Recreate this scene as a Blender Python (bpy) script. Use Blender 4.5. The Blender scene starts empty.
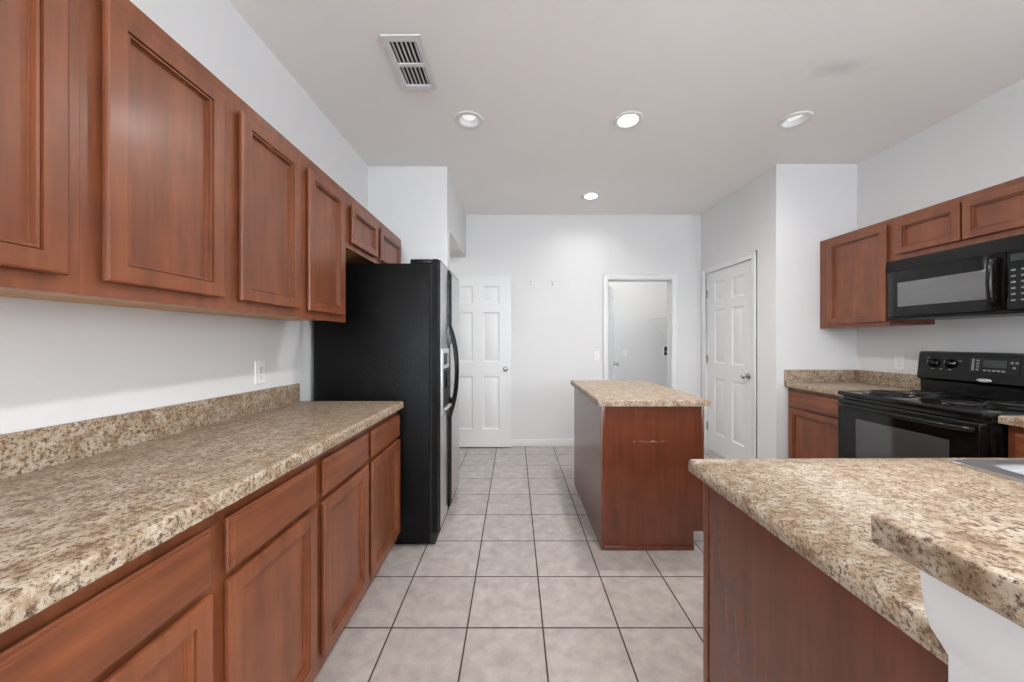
import bpy, bmesh, math, random
from mathutils import Vector, Matrix
random.seed(7)
SC = bpy.context.scene
COL = SC.collection

# ------------------------------------------------------------------ camera, sky, exposure
EYE = 1.27
cam_d = bpy.data.cameras.new('camera')
cam_d.sensor_width = 36.0
cam_d.lens = 350.0 / 1024.0 * 36.0
cam_d.shift_x = -2.5 / 1024.0
cam_d.shift_y = -1.0 / 1024.0
cam_d.clip_start = 0.02
cam = bpy.data.objects.new('camera', cam_d)
COL.objects.link(cam)
cam.location = (0, 0, EYE)
cam.rotation_euler = (math.pi / 2, 0, 0)
SC.camera = cam

world = bpy.data.worlds.new('sky')
SC.world = world
world.use_nodes = True
wb = world.node_tree.nodes['Background']
wb.inputs[0].default_value = (0.80, 0.90, 1.0, 1)
wb.inputs[1].default_value = 1.5

SC.view_settings.view_transform = 'Standard'
SC.view_settings.look = 'None'
SC.view_settings.gamma = 1.0
SC.view_settings.use_curve_mapping = False
SC.view_settings.exposure = 1.29
SC.cycles.use_denoising = True
SC.cycles.max_bounces = 10
SC.cycles.diffuse_bounces = 6
SC.cycles.sample_clamp_indirect = 6.0

def area_light(name, loc, rot, sx, sy, power, color=(1, 1, 1), spread=math.pi):
    d = bpy.data.lights.new(name, 'AREA')
    d.shape = 'RECTANGLE'
    d.size, d.size_y = sx, sy
    d.energy = power
    d.color = color
    d.spread = spread
    o = bpy.data.objects.new(name, d)
    COL.objects.link(o)
    o.location, o.rotation_euler = loc, rot
    return o

# daylight entering by the glass doors and the side window of the room behind the camera
DAY = (0.90, 0.95, 1.0)
area_light('daylight_glass_door', (0.85, -4.75, 1.15), (math.radians(124), 0, math.pi), 3.2, 2.1, 440, DAY)
area_light('daylight_right_window', (3.20, -2.0, 1.55), (math.radians(98), 0, math.pi / 2), 2.4, 1.3, 55, DAY)
area_light('fill_added_left_window', (-1.55, -2.0, 1.45), (math.radians(100), 0, -math.pi / 2), 2.6, 1.6, 14, DAY)  # added fill through an invented left window, lifts the right wall and ceiling

CAN_ON = [(0.774, 2.386), (0.797, 3.646), (0.774, 1.126), (0.774, -0.134), (0.774, -2.0)]
CAN_OFF = [(-0.31, 2.386), (1.91, 2.386)]
CAN_W = 6.0

# ------------------------------------------------------------------ materials
def srgb(r, g, b):
    f = lambda c: ((c / 255 + 0.055) / 1.055) ** 2.4 if c / 255 > 0.04045 else c / 255 / 12.92
    return (f(r), f(g), f(b), 1)

def new_mat(name):
    m = bpy.data.materials.new(name)
    m.use_nodes = True
    nt = m.node_tree
    return m, nt, nt.nodes['Principled BSDF']

def N(nt, kind, **kw):
    n = nt.nodes.new(kind)
    for k, v in kw.items():
        if k in n.inputs:
            n.inputs[k].default_value = v
        else:
            setattr(n, k, v)
    return n

def ramp(nt, fac, stops):
    r = nt.nodes.new('ShaderNodeValToRGB')
    el = r.color_ramp.elements
    el[0].position, el[0].color = stops[0]
    el[1].position, el[1].color = stops[1]
    for p, c in stops[2:]:
        e = el.new(p)
        e.color = c
    nt.links.new(fac, r.inputs[0])
    return r

def noise(nt, vec, scale, detail=4, rough=0.55, sc=None):
    n = N(nt, 'ShaderNodeTexNoise', Scale=scale, Detail=detail, Roughness=rough)
    if sc is not None:
        mp = nt.nodes.new('ShaderNodeMapping')
        mp.inputs['Scale'].default_value = sc
        nt.links.new(vec, mp.inputs[0])
        vec = mp.outputs[0]
    nt.links.new(vec, n.inputs['Vector'])
    return n

def bump(nt, b, height, strength, dist=0.01):
    n = N(nt, 'ShaderNodeBump', Strength=strength, Distance=dist)
    nt.links.new(height, n.inputs['Height'])
    nt.links.new(n.outputs[0], b.inputs['Normal'])
    return n

def mixc(nt, fac, a, b, mode='MIX'):
    m = nt.nodes.new('ShaderNodeMix')
    m.data_type = 'RGBA'
    m.blend_type = mode
    for sock, v in ((m.inputs[0], fac), (m.inputs[6], a), (m.inputs[7], b)):
        if hasattr(v, 'links') or hasattr(v, 'is_output'):
            nt.links.new(v, sock)
        else:
            sock.default_value = v
    return m.outputs[2]

def plain(name, col, rough=0.5, metal=0.0, bump_scale=None, bump_str=0.1, coat=0.0, spec=0.5):
    m, nt, b = new_mat(name)
    tc = nt.nodes.new('ShaderNodeTexCoord')
    n = noise(nt, tc.outputs['Object'], bump_scale or 40, 3)
    dk = tuple(c * 0.93 for c in col[:3]) + (1,)
    r = ramp(nt, n.outputs[0], [(0.35, dk), (0.65, col)])
    nt.links.new(r.outputs[0], b.inputs['Base Color'])
    b.inputs['Roughness'].default_value = rough
    b.inputs['Metallic'].default_value = metal
    b.inputs['Coat Weight'].default_value = coat
    b.inputs['Specular IOR Level'].default_value = spec
    if bump_scale:
        bump(nt, b, n.outputs[0], bump_str, 0.004)
    return m

def wood(name, grain, dark, mid, light, rough=0.36):
    spec = 0.6
    m, nt, b = new_mat(name)
    tc = nt.nodes.new('ShaderNodeTexCoord')
    v = tc.outputs['Object']
    g = noise(nt, v, 1.0, 5, 0.6, grain)
    blot = noise(nt, v, 7.0, 3, 0.5)
    r = ramp(nt, g.outputs[0], [(0.25, dark), (0.75, light), (0.5, mid)])
    r2 = ramp(nt, blot.outputs[0], [(0.3, (0.82, 0.80, 0.78, 1)), (0.7, (1.08, 1.06, 1.04, 1))])
    c = mixc(nt, 1.0, r.outputs[0], r2.outputs[0], 'MULTIPLY')
    nt.links.new(c, b.inputs['Base Color'])
    b.inputs['Roughness'].default_value = rough
    b.inputs['Coat Weight'].default_value = 0.15
    b.inputs['Specular IOR Level'].default_value = spec
    b.inputs['Coat Roughness'].default_value = 0.2
    ch = noise(nt, v, 1.0, 3, 0.6, (90, 90, 22))
    bump(nt, b, ch.outputs[0], 0.07 if 'veneer' in name else 0.16, 0.002)
    return m

WD, WM, WL = srgb(100, 53, 31), srgb(119, 66, 39), srgb(137, 79, 48)
M = {}
M['wood'] = wood('stained_maple', (26, 26, 2.2), WD, WM, WL)
M['wood_cross'] = wood('stained_maple_cross', (26, 2.2, 26), WD, WM, WL)
M['veneer'] = wood('stained_veneer', (34, 34, 1.6), srgb(94, 48, 30), srgb(103, 54, 34), srgb(113, 61, 39), 0.27)
M['veneer'].node_tree.nodes['Principled BSDF'].inputs['Coat Weight'].default_value = 0.3
M['veneer'].node_tree.nodes['Principled BSDF'].inputs['Coat Roughness'].default_value = 0.2
M['maple_raw'] = wood('pale_maple', (26, 3, 26), srgb(176, 124, 66), srgb(196, 142, 80), srgb(210, 158, 96), 0.5)

def granite():
    m, nt, b = new_mat('speckled_laminate')
    tc = nt.nodes.new('ShaderNodeTexCoord')
    v = tc.outputs['Object']
    big = noise(nt, v, 26, 5, 0.65)
    mid = noise(nt, v, 105, 5, 0.7)
    fine = noise(nt, v, 190, 3, 0.7)
    base = ramp(nt, big.outputs[0], [(0.32, srgb(126, 101, 78)), (0.66, srgb(186, 174, 157)), (0.48, srgb(164, 145, 122))])
    dk = ramp(nt, mid.outputs[0], [(0.40, (1, 1, 1, 1)), (0.50, (0, 0, 0, 1))])
    c1 = mixc(nt, dk.outputs[0], base.outputs[0], srgb(104, 80, 62))
    vd = ramp(nt, fine.outputs[0], [(0.35, (1, 1, 1, 1)), (0.43, (0, 0, 0, 1))])
    c2 = mixc(nt, vd.outputs[0], c1, srgb(66, 54, 50))
    cr = ramp(nt, fine.outputs[0], [(0.60, (0, 0, 0, 1)), (0.70, (0.8, 0.8, 0.8, 1))])
    c3 = mixc(nt, cr.outputs[0], c2, srgb(202, 192, 178))
    nt.links.new(c3, b.inputs['Base Color'])
    b.inputs['Roughness'].default_value = 0.40
    b.inputs['Specular IOR Level'].default_value = 0.36
    return m
M['granite'] = granite()

def wall_paint(name, col, scale=90, strength=0.12):
    m, nt, b = new_mat(name)
    tc = nt.nodes.new('ShaderNodeTexCoord')
    n = noise(nt, tc.outputs['Object'], scale, 3)
    n2 = noise(nt, tc.outputs['Object'], 2.5, 2)
    r = ramp(nt, n2.outputs[0], [(0.3, tuple(c * 0.985 for c in col[:3]) + (1,)), (0.7, col)])
    nt.links.new(r.outputs[0], b.inputs['Base Color'])
    b.inputs['Roughness'].default_value = 0.62
    bump(nt, b, n.outputs[0], strength, 0.003)
    return m
M['wall'] = wall_paint('white_wall_paint', srgb(220, 220, 220))
M['trim'] = wall_paint('white_gloss_trim', srgb(225, 226, 226), 60, 0.02)
M['trim'].node_tree.nodes['Principled BSDF'].inputs['Roughness'].default_value = 0.38

def ceiling_mat():
    m = wall_paint('textured_ceiling_paint', srgb(241, 238, 236), 55, 0.32)
    nt = m.node_tree
    b = nt.nodes['Principled BSDF']
    old = b.inputs['Base Color'].links[0].from_socket
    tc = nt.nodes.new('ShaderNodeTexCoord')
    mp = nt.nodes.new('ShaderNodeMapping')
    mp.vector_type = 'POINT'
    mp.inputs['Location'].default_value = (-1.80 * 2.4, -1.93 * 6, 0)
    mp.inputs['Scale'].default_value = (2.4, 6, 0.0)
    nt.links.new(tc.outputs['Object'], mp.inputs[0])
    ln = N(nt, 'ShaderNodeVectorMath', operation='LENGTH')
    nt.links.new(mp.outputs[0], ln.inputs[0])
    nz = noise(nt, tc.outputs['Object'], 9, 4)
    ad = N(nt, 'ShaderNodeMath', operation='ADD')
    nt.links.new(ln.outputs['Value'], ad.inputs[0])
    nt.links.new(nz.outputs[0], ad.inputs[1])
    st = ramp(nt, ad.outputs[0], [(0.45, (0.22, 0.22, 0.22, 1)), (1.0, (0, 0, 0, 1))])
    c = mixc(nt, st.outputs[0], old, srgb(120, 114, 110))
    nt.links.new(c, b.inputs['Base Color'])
    return m
M['ceiling'] = ceiling_mat()

TILE, TX0, TY0 = 0.334, -0.2087, 1.5445
def tile_mat():
    m, nt, b = new_mat('ceramic_floor_tile')
    tc = nt.nodes.new('ShaderNodeTexCoord')
    v = tc.outputs['Object']
    sep = nt.nodes.new('ShaderNodeSeparateXYZ')
    nt.links.new(v, sep.inputs[0])
    def mth(op, a, b_=None):
        n = nt.nodes.new('ShaderNodeMath')
        n.operation = op
        for i, x in enumerate((a, b_)):
            if x is None: continue
            if hasattr(x, 'is_output'): nt.links.new(x, n.inputs[i])
            else: n.inputs[i].default_value = x
        return n.outputs[0]
    def axis(o, off):
        s = mth('DIVIDE', mth('SUBTRACT', o, off), TILE)
        return s, mth('ABSOLUTE', mth('SUBTRACT', mth('FRACT', s), 0.5))
    sx, ax = axis(sep.outputs[0], TX0)
    sy, ay = axis(sep.outputs[1], TY0)
    edge = mth('MAXIMUM', ax, ay)
    gr = ramp(nt, edge, [(0.4868, (0, 0, 0, 1)), (0.4905, (1, 1, 1, 1))])
    cmb = nt.nodes.new('ShaderNodeCombineXYZ')
    nt.links.new(mth('FLOOR', sx), cmb.inputs[0])
    nt.links.new(mth('FLOOR', sy), cmb.inputs[1])
    wn = nt.nodes.new('ShaderNodeTexWhiteNoise')
    nt.links.new(cmb.outputs[0], wn.inputs['Vector'])
    n1 = noise(nt, v, 14, 6, 0.65)
    c0 = ramp(nt, n1.outputs[0], [(0.3, srgb(158, 149, 144)), (0.72, srgb(184, 177, 172))])
    tint = ramp(nt, wn.outputs['Value'], [(0.0, (0.95, 0.945, 0.94, 1)), (1.0, (1.02, 1.015, 1.01, 1))])
    c1 = mixc(nt, 1.0, c0.outputs[0], tint.outputs[0], 'MULTIPLY')
    c2 = mixc(nt, gr.outputs[0], c1, srgb(66, 53, 46))
    nt.links.new(c2, b.inputs['Base Color'])
    rr = ramp(nt, gr.outputs[0], [(0.0, (0.17, 0.17, 0.17, 1)), (1.0, (0.9, 0.9, 0.9, 1))])
    nt.links.new(rr.outputs[0], b.inputs['Roughness'])
    inv = mth('SUBTRACT', 1.0, gr.outputs[0])
    bump(nt, b, inv, 0.35, 0.002)
    return m
M['tile'] = tile_mat()

def pebbled(name, col, rough, scale, strength, spots=True):
    m, nt, b = new_mat(name)
    tc = nt.nodes.new('ShaderNodeTexCoord')
    v = tc.outputs['Object']
    n = noise(nt, v, scale, 3, 0.6)
    sm = noise(nt, v, 9, 5, 0.7)
    dusty = tuple(c + 0.005 for c in col[:3]) + (1,)
    r = ramp(nt, sm.outputs[0], [(0.56, col), (0.72, dusty)])
    nt.links.new(r.outputs[0], b.inputs['Base Color'])
    b.inputs['Roughness'].default_value = rough
    bump(nt, b, n.outputs[0], strength, 0.003)
    return m
M['fridge_side'] = pebbled('pebbled_black_steel', (0.0022, 0.0022, 0.0024, 1), 0.40, 120, 0.6)
M['fridge_side'].node_tree.nodes['Principled BSDF'].inputs['Specular IOR Level'].default_value = 0.2
M['black_gloss'] = plain('gloss_black_enamel', (0.004, 0.004, 0.0042, 1), 0.10, spec=0.4)
M['fridge_door'] = plain('satin_silver_door', (0.55, 0.55, 0.555, 1), 0.28, 0.9)
M['black_satin'] = plain('satin_black_plastic', (0.005, 0.005, 0.0053, 1), 0.26, spec=0.3)
M['black_matte'] = plain('matte_black', (0.008, 0.008, 0.008, 1), 0.6)
M['black_glass'] = plain('dark_oven_glass', (0.045, 0.045, 0.046, 1), 0.06, spec=1.0)
M['micro_glass'] = plain('mesh_backed_glass', (0.14, 0.14, 0.142, 1), 0.10, spec=0.8)
M['coil'] = plain('iron_coil', (0.008, 0.008, 0.008, 1), 0.35)
M['dark_chrome'] = plain('dark_drip_pan', (0.03, 0.03, 0.032, 1), 0.15, 0.6)
M['steel'] = plain('brushed_steel', (0.66, 0.67, 0.69, 1), 0.34, 1.0)
M['nickel'] = plain('satin_nickel', (0.50, 0.48, 0.46, 1), 0.26, 1.0)
M['silver'] = plain('silver_plastic', (0.52, 0.53, 0.54, 1), 0.3, 0.4)
M['plate'] = plain('white_plastic', srgb(236, 236, 234), 0.35)
M['grey_mark'] = plain('pale_grey_print', (0.20, 0.20, 0.205, 1), 0.5)
M['display'] = plain('smoked_display', (0.035, 0.04, 0.042, 1), 0.12)
M['brass'] = plain('brass_valve', (0.45, 0.30, 0.12, 1), 0.3, 1.0)
M['hole_shade'] = plain('painted_hole_shade', (0.01, 0.01, 0.01, 1), 0.9)  # near-black colour standing in for shade inside openings
M['wire'] = plain('white_coated_wire', srgb(226, 226, 226), 0.4)

def emit(name, col, s):
    m, nt, b = new_mat(name)
    b.inputs['Base Color'].default_value = col
    b.inputs['Emission Color'].default_value = col
    b.inputs['Emission Strength'].default_value = s
    return m
M['bulb_on'] = emit('lit_bulb', (1, 0.97, 0.93, 1), 14)
M['bulb_off'] = emit('dim_bulb', (1, 0.98, 0.95, 1), 0.22)

def scuffed():
    m = M['veneer'].copy()
    m.name = 'scuffed_veneer'
    nt = m.node_tree
    b = nt.nodes['Principled BSDF']
    old = b.inputs['Base Color'].links[0].from_socket
    tc = nt.nodes.new('ShaderNodeTexCoord')
    mp = nt.nodes.new('ShaderNodeMapping')
    # scratched band low under the worktop
    mp.inputs['Location'].default_value = (0.03 * 7.0, 0, -0.655 * 150)
    mp.inputs['Scale'].default_value = (7.0, 0, 150)
    nt.links.new(tc.outputs['Object'], mp.inputs[0])
    ln = N(nt, 'ShaderNodeVectorMath', operation='LENGTH')
    nt.links.new(mp.outputs[0], ln.inputs[0])
    a = ramp(nt, ln.outputs['Value'], [(0.7, (1, 1, 1, 1)), (1.0, (0, 0, 0, 1))])
    nz = noise(nt, tc.outputs['Object'], 1.0, 4, 0.7, (45, 45, 320))
    bb = ramp(nt, nz.outputs[0], [(0.50, (0, 0, 0, 1)), (0.66, (0.75, 0.75, 0.75, 1))])
    f = mixc(nt, 1.0, a.outputs[0], bb.outputs[0], 'MULTIPLY')
    c = mixc(nt, f, old, srgb(206, 176, 156))
    nt.links.new(c, b.inputs['Base Color'])
    return m
M['scuffed'] = scuffed()

def pane_mat():
    m = bpy.data.materials.new('window_glass')
    m.use_nodes = True
    nt = m.node_tree
    nt.nodes.remove(nt.nodes['Principled BSDF'])
    t = nt.nodes.new('ShaderNodeBsdfTransparent')
    g = N(nt, 'ShaderNodeBsdfGlossy', Roughness=0.02)
    mx = N(nt, 'ShaderNodeMixShader')
    mx.inputs[0].default_value = 0.06
    nt.links.new(t.outputs[0], mx.inputs[1])
    nt.links.new(g.outputs[0], mx.inputs[2])
    nt.links.new(mx.outputs[0], nt.nodes['Material Output'].inputs[0])
    return m
M['pane'] = pane_mat()

# ------------------------------------------------------------------ building helpers
SLOPE = [0.0]   # rise towards the camera of the left base run (the old floor is not level)
class MB:
    """collects shapes in world coordinates, builds ONE mesh object"""
    def __init__(self):
        self.bm = bmesh.new()
    def _edges(self, vs):
        s = set(vs)
        return [e for e in self.bm.edges if e.verts[0] in s and e.verts[1] in s]
    def box(self, x0, x1, y0, y1, z0, z1, bev=0.0, seg=2, rot=None, pivot=None):
        bm = self.bm
        if x0 > x1: x0, x1 = x1, x0
        if y0 > y1: y0, y1 = y1, y0
        if z0 > z1: z0, z1 = z1, z0
        v = [bm.verts.new(p) for p in ((x0, y0, z0), (x1, y0, z0), (x1, y1, z0), (x0, y1, z0),
                                       (x0, y0, z1), (x1, y0, z1), (x1, y1, z1), (x0, y1, z1))]
        for f in ((3, 2, 1, 0), (4, 5, 6, 7), (0, 1, 5, 4), (1, 2, 6, 5), (2, 3, 7, 6), (3, 0, 4, 7)):
            bm.faces.new([v[i] for i in f])
        if bev:
            r = bmesh.ops.bevel(bm, geom=self._edges(v), offset=bev, segments=seg, affect='EDGES', profile=0.5)
            v = list({w for f in r['faces'] for w in f.verts} | {w for w in v if w.is_valid})
        if rot is not None:
            bmesh.ops.rotate(bm, verts=v, cent=pivot, matrix=rot)
        return self
    def loft(self, loops, cap0=True, cap1=True, closed=True):
        bm = self.bm
        rings = [[bm.verts.new(p) for p in lp] for lp in loops]
        n = len(rings[0])
        for a, b in zip(rings, rings[1:]):
            for i in range(n if closed else n - 1):
                j = (i + 1) % n
                bm.faces.new((a[i], a[j], b[j], b[i]))
        if cap0: bm.faces.new(list(reversed(rings[0])))
        if cap1: bm.faces.new(rings[-1])
        return self
    def lathe(self, prof, origin, axis='z', n=32, cap=True):
        """prof: list of (radius, height along axis)"""
        o = Vector(origin)
        ax = {'x': Vector((1, 0, 0)), 'y': Vector((0, 1, 0)), 'z': Vector((0, 0, 1)),
              '-x': Vector((-1, 0, 0)), '-y': Vector((0, -1, 0)), '-z': Vector((0, 0, -1))}[axis] if isinstance(axis, str) else axis.normalized()
        u = ax.orthogonal().normalized()
        w = ax.cross(u)
        loops = []
        for r, h in prof:
            loops.append([o + ax * h + (u * math.cos(2 * math.pi * i / n) + w * math.sin(2 * math.pi * i / n)) * max(r, 1e-5) for i in range(n)])
        return self.loft(loops, cap, cap)
    def tube(self, pts, r, n=10, sx=1.0, up=None, caps=True):
        pts = [Vector(p) for p in pts]
        loops = []
        u = None
        for i, p in enumerate(pts):
            t = (pts[min(i + 1, len(pts) - 1)] - pts[max(i - 1, 0)]).normalized()
            if u is None:
                u = (up or t.orthogonal())
            u = (u - t * u.dot(t)).normalized()
            w = t.cross(u)
            rr = r[i] if isinstance(r, (list, tuple)) else r
            loops.append([p + (u * math.cos(2 * math.pi * k / n) * sx + w * math.sin(2 * math.pi * k / n)) * rr for k in range(n)])
        return self.loft(loops, caps, caps)
    def prism(self, poly, a0, a1, axis):
        """poly: 2-D outline in the two other axes (in xyz order), extruded along axis"""
        def P(p, a):
            return {'x': (a, p[0], p[1]), 'y': (p[0], a, p[1]), 'z': (p[0], p[1], a)}[axis]
        return self.loft([[P(p, a0) for p in poly], [P(p, a1) for p in poly]])
    def build(self, name, mat, parent=None, angle=35):
        me = bpy.data.meshes.new(name)
        bm = self.bm
        bmesh.ops.remove_doubles(bm, verts=bm.verts, dist=1e-5)
        bmesh.ops.recalc_face_normals(bm, faces=bm.faces)
        if SLOPE[0]:
            for v in bm.verts:
                v.co.z += SLOPE[0] * (2.04 - v.co.y) * v.co.z / .9
        bm.to_mesh(me)
        bm.free()
        o = bpy.data.objects.new(name, me)
        COL.objects.link(o)
        me.materials.append(M[mat] if isinstance(mat, str) else mat)
        for p in me.polygons:
            p.use_smooth = True
        me.set_sharp_from_angle(angle=math.radians(angle))
        if parent is not None:
            o.parent = parent
            root = parent
            off = Vector((0, 0, 0))
            while root is not None:
                off += Vector(root.location)
                root = root.parent
            me.transform(Matrix.Translation(-off))
        return o

def tag(o, label, cat, group=None, kind=None):
    o['label'] = label
    o['category'] = cat
    if group: o['group'] = group
    if kind: o['kind'] = kind
    return o

def thing(name, loc, label, cat, group=None, kind=None):
    o = bpy.data.objects.new(name, None)
    o.empty_display_size = 0.05
    COL.objects.link(o)
    o.location = loc
    return tag(o, label, cat, group, kind)

def struct(name, mb, mat, label, cat):
    return tag(mb.build(name, mat), label, cat, None, 'structure')

# mapping for fronts: (u across, v up, w outward) -> world
def face_px(X): return lambda u, v, w: (X + w, u, v)      # faces +X
def face_nx(X): return lambda u, v, w: (X - w, u, v)      # faces -X
def face_ny(Y): return lambda u, v, w: (u, Y - w, v)      # faces -Y
def face_py(Y): return lambda u, v, w: (u, Y + w, v)      # faces +Y

def ring_front(mb, fm, u0, u1, v0, v1, prof):
    """one moulded front: concentric rectangles of (inset, height)"""
    loops = []
    for d, w in prof:
        loops.append([fm(u0 + d, v0 + d, w), fm(u1 - d, v0 + d, w), fm(u1 - d, v1 - d, w), fm(u0 + d, v1 - d, w)])
    return mb.loft(loops)

DOOR_PROF = [(.008, 0), (.0065, .005), (0, .0095), (0, .0165), (.0015, .0205), (.005, .022), (.0410, .022), (.0414, .0135), (.0440, .0135), (.0446, .0185), (.0500, .0185), (.0504, .0095), (.0535, .0095), (.0540, .0060)]
DRAWER_PROF = [(.008, 0), (.0065, .005), (0, .0095), (0, .0135), (.0015, .0155), (.0060, .0162), (.0066, .0186), (.010, .0204), (.0145, .0210), (.0152, .022)]
def cab_door(fm, u0, u1, v0, v1, parent, mat='wood', name='door'):
    mb = MB(); ring_front(mb, fm, u0, u1, v0, v1, DOOR_PROF)
    return mb.build(name, mat, parent, 20)
def cab_drawer(fm, u0, u1, v0, v1, parent, mat='wood_cross'):
    mb = MB(); ring_front(mb, fm, u0, u1, v0, v1, DRAWER_PROF)
    return mb.build('drawer', mat, parent, 20)

def framed(mb, fm, u0, u1, v0, v1, holes, t, back=0.0):
    """a flat face frame with rectangular openings; fm front plane at w=0, thickness t inward"""
    us = sorted({u0, u1} | {h[0] for h in holes} | {h[1] for h in holes})
    vs = sorted({v0, v1} | {h[2] for h in holes} | {h[3] for h in holes})
    def hole(uc, vc): return any(a < uc < b and c < vc < d for a, b, c, d in holes)
    bm = mb.bm
    cache = {}
    def V(u, v, w):
        k = (u, v, w)
        if k not in cache: cache[k] = bm.verts.new(fm(u, v, w))
        return cache[k]
    solid = {}
    for i in range(len(us) - 1):
        for j in range(len(vs) - 1):
            solid[i, j] = not hole((us[i] + us[i + 1]) / 2, (vs[j] + vs[j + 1]) / 2)
    for (i, j), s in solid.items():
        if not s: continue
        a, b, c, d = us[i], us[i + 1], vs[j], vs[j + 1]
        bm.faces.new((V(a, c, 0), V(b, c, 0), V(b, d, 0), V(a, d, 0)))
        bm.faces.new((V(a, d, -t), V(b, d, -t), V(b, c, -t), V(a, c, -t)))
        for (di, dj, p, q) in ((-1, 0, (a, d), (a, c)), (1, 0, (b, c), (b, d)), (0, -1, (a, c), (b, c)), (0, 1, (b, d), (a, d))):
            if not solid.get((i + di, j + dj), False):
                bm.faces.new((V(*p, 0), V(*q, 0), V(*q, -t), V(*p, -t)))
    return mb

# ------------------------------------------------------------------ the room shell
H = 2.77
XL, XR = -1.264, 2.923
YF = 4.19
YP = 2.986            # wall the right run dies into
YB = -4.6

struct('floor', MB().box(-2.4, 3.2, YB - 0.15, 6.2, -0.12, 0.0), 'tile', 'pale beige square ceramic tile floor with dark grout lines', 'floor')

# ceiling with round cans let into it
cans = CAN_ON + CAN_OFF
cb = MB()
framed(cb, lambda u, v, w: (u, v, H - w), -2.4, 3.2, YB - 0.15, 6.2, [(x - .064, x + .064, y - .064, y + .064) for x, y in cans], 0.16)
struct('ceiling', cb, 'ceiling', 'off-white textured ceiling with recessed lights', 'ceiling')

lw = MB()
framed(lw, face_px(XL), YB, 3.02, 0, H, [(-3.3, -0.7, 0.65, 2.25)], 0.12)
struct('wall_left', lw, 'wall', 'white wall behind the long left counter', 'wall')
struct('wall_fridge', MB().box(XL - .12, -.582, 3.02, 3.147, 0, H, 0.006), 'wall', 'white end wall just beyond the black refrigerator', 'wall')
struct('wall_hall', MB().box(-2.3, -.582, 3.147, YF, 2.26, H, 0.004).box(-2.4, -2.3, 3.147, YF, 0, H).box(-2.3, XL - .12, 3.02, 3.147, 0, H),
       'wall', 'white lowered header over the hall opening past the refrigerator', 'wall')
fw = MB()
framed(fw, face_ny(YF), -2.4, 2.36, 0, H, [(1.119, 1.885, -0.001, 2.0)], 0.12)
struct('wall_far', fw, 'wall', 'white far wall with the open laundry doorway', 'wall')
pw = MB()
framed(pw, face_nx(2.233), YP, YF, 0, H, [(3.278, 4.069, -0.001, 2.038)], 0.12)
struct('wall_pantry', pw, 'wall', 'white side wall holding the closed six-panel pantry door', 'wall')
struct('wall_return', MB().box(2.233 + .12, XR + .12, YP, YP + .12, 0, H), 'wall', 'white wall at the end of the right counter', 'wall')
rw = MB()
framed(rw, face_nx(XR), YB, YP, 0, H, [(-3.2, -0.8, 0.9, 2.2)], 0.12)
struct('wall_right', rw, 'wall', 'white wall behind the range and microwave', 'wall')
bw = MB()
framed(bw, face_py(YB), XL - .12, XR + .12, 0, H, [(-0.75, 2.45, -0.001, 2.2)], 0.12)
struct('wall_back', bw, 'wall', 'white wall with glass doors behind the camera', 'wall')
# closed dark pantry behind its door, laundry room beyond the doorway
struct('wall_laundry', MB().box(0.75, 2.85, 6.05, 6.15, 0, H).box(2.73, 2.85, YF + .121, 6.05, 0, H).box(0.75, 0.87, YF + .121, 6.05, 0, H),
       'wall', 'white laundry room walls seen through the far doorway', 'wall')

def window(name, fm, u0, u1, v0, v1, muls, label, cat):
    w = thing(name, (0, 0, 0), label, cat, None, 'structure')
    mb = MB()
    b = .055
    def bar(a, c, d, e): 
        p, q = fm(a, d, -.02), fm(c, e, -.09)
        mb.box(p[0], q[0], p[1], q[1], p[2], q[2])
    bar(u0, u0 + b, v0, v1); bar(u1 - b, u1, v0, v1); bar(u0 + b, u1 - b, v0, v0 + b); bar(u0 + b, u1 - b, v1 - b, v1)
    for m_ in muls: bar(m_ - b / 2, m_ + b / 2, v0 + b, v1 - b)
    mb.build('window_frame', 'trim', w)
    g = MB()
    p, q = fm(u0 + b, v0 + b, -.055), fm(u1 - b, v1 - b, -.060)
    g.box(p[0], q[0], p[1], q[1], p[2], q[2])
    g.build('pane', 'pane', w)
window('window_1', face_py(YB), -0.75, 2.45, 0.0, 2.2, [0.85], 'sliding glass doors in the wall behind the camera', 'window')
window('window_2', face_nx(XR), -3.2, -0.8, 0.9, 2.2, [-2.0], 'side window in the right wall behind the camera', 'window')

window('window_added', face_px(XL), -3.3, -0.7, 0.65, 2.25, [-2.0], 'added unseen wide window in the left wall behind the camera', 'window')  # invented opening, put in only to let the left fill light through

# baseboards
struct('baseboard_far', MB().box(-2.3, 1.054, YF - .014, YF, 0, .085, .004).box(1.951, 2.233, YF - .014, YF, 0, .085, .004), 'trim',
       'low white baseboard along the far wall', 'baseboard')
struct('baseboard_pantry', MB().box(2.219, 2.233, YP, 3.217, 0, .085, .004).box(2.219, 2.233, 4.13, YF - .014, 0, .085, .004), 'trim',
       'low white baseboard beside the pantry door', 'baseboard')
struct('baseboard_return', MB().box(2.219, 2.285, YP - .014, YP, 0, .085, .004), 'trim', 'short white baseboard at the corner by the right cabinet', 'baseboard')
struct('baseboard_laundry', MB().box(0.87, 2.73, 6.036, 6.05, 0, .085, .004), 'trim', 'white baseboard on the laundry back wall', 'baseboard')

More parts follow.
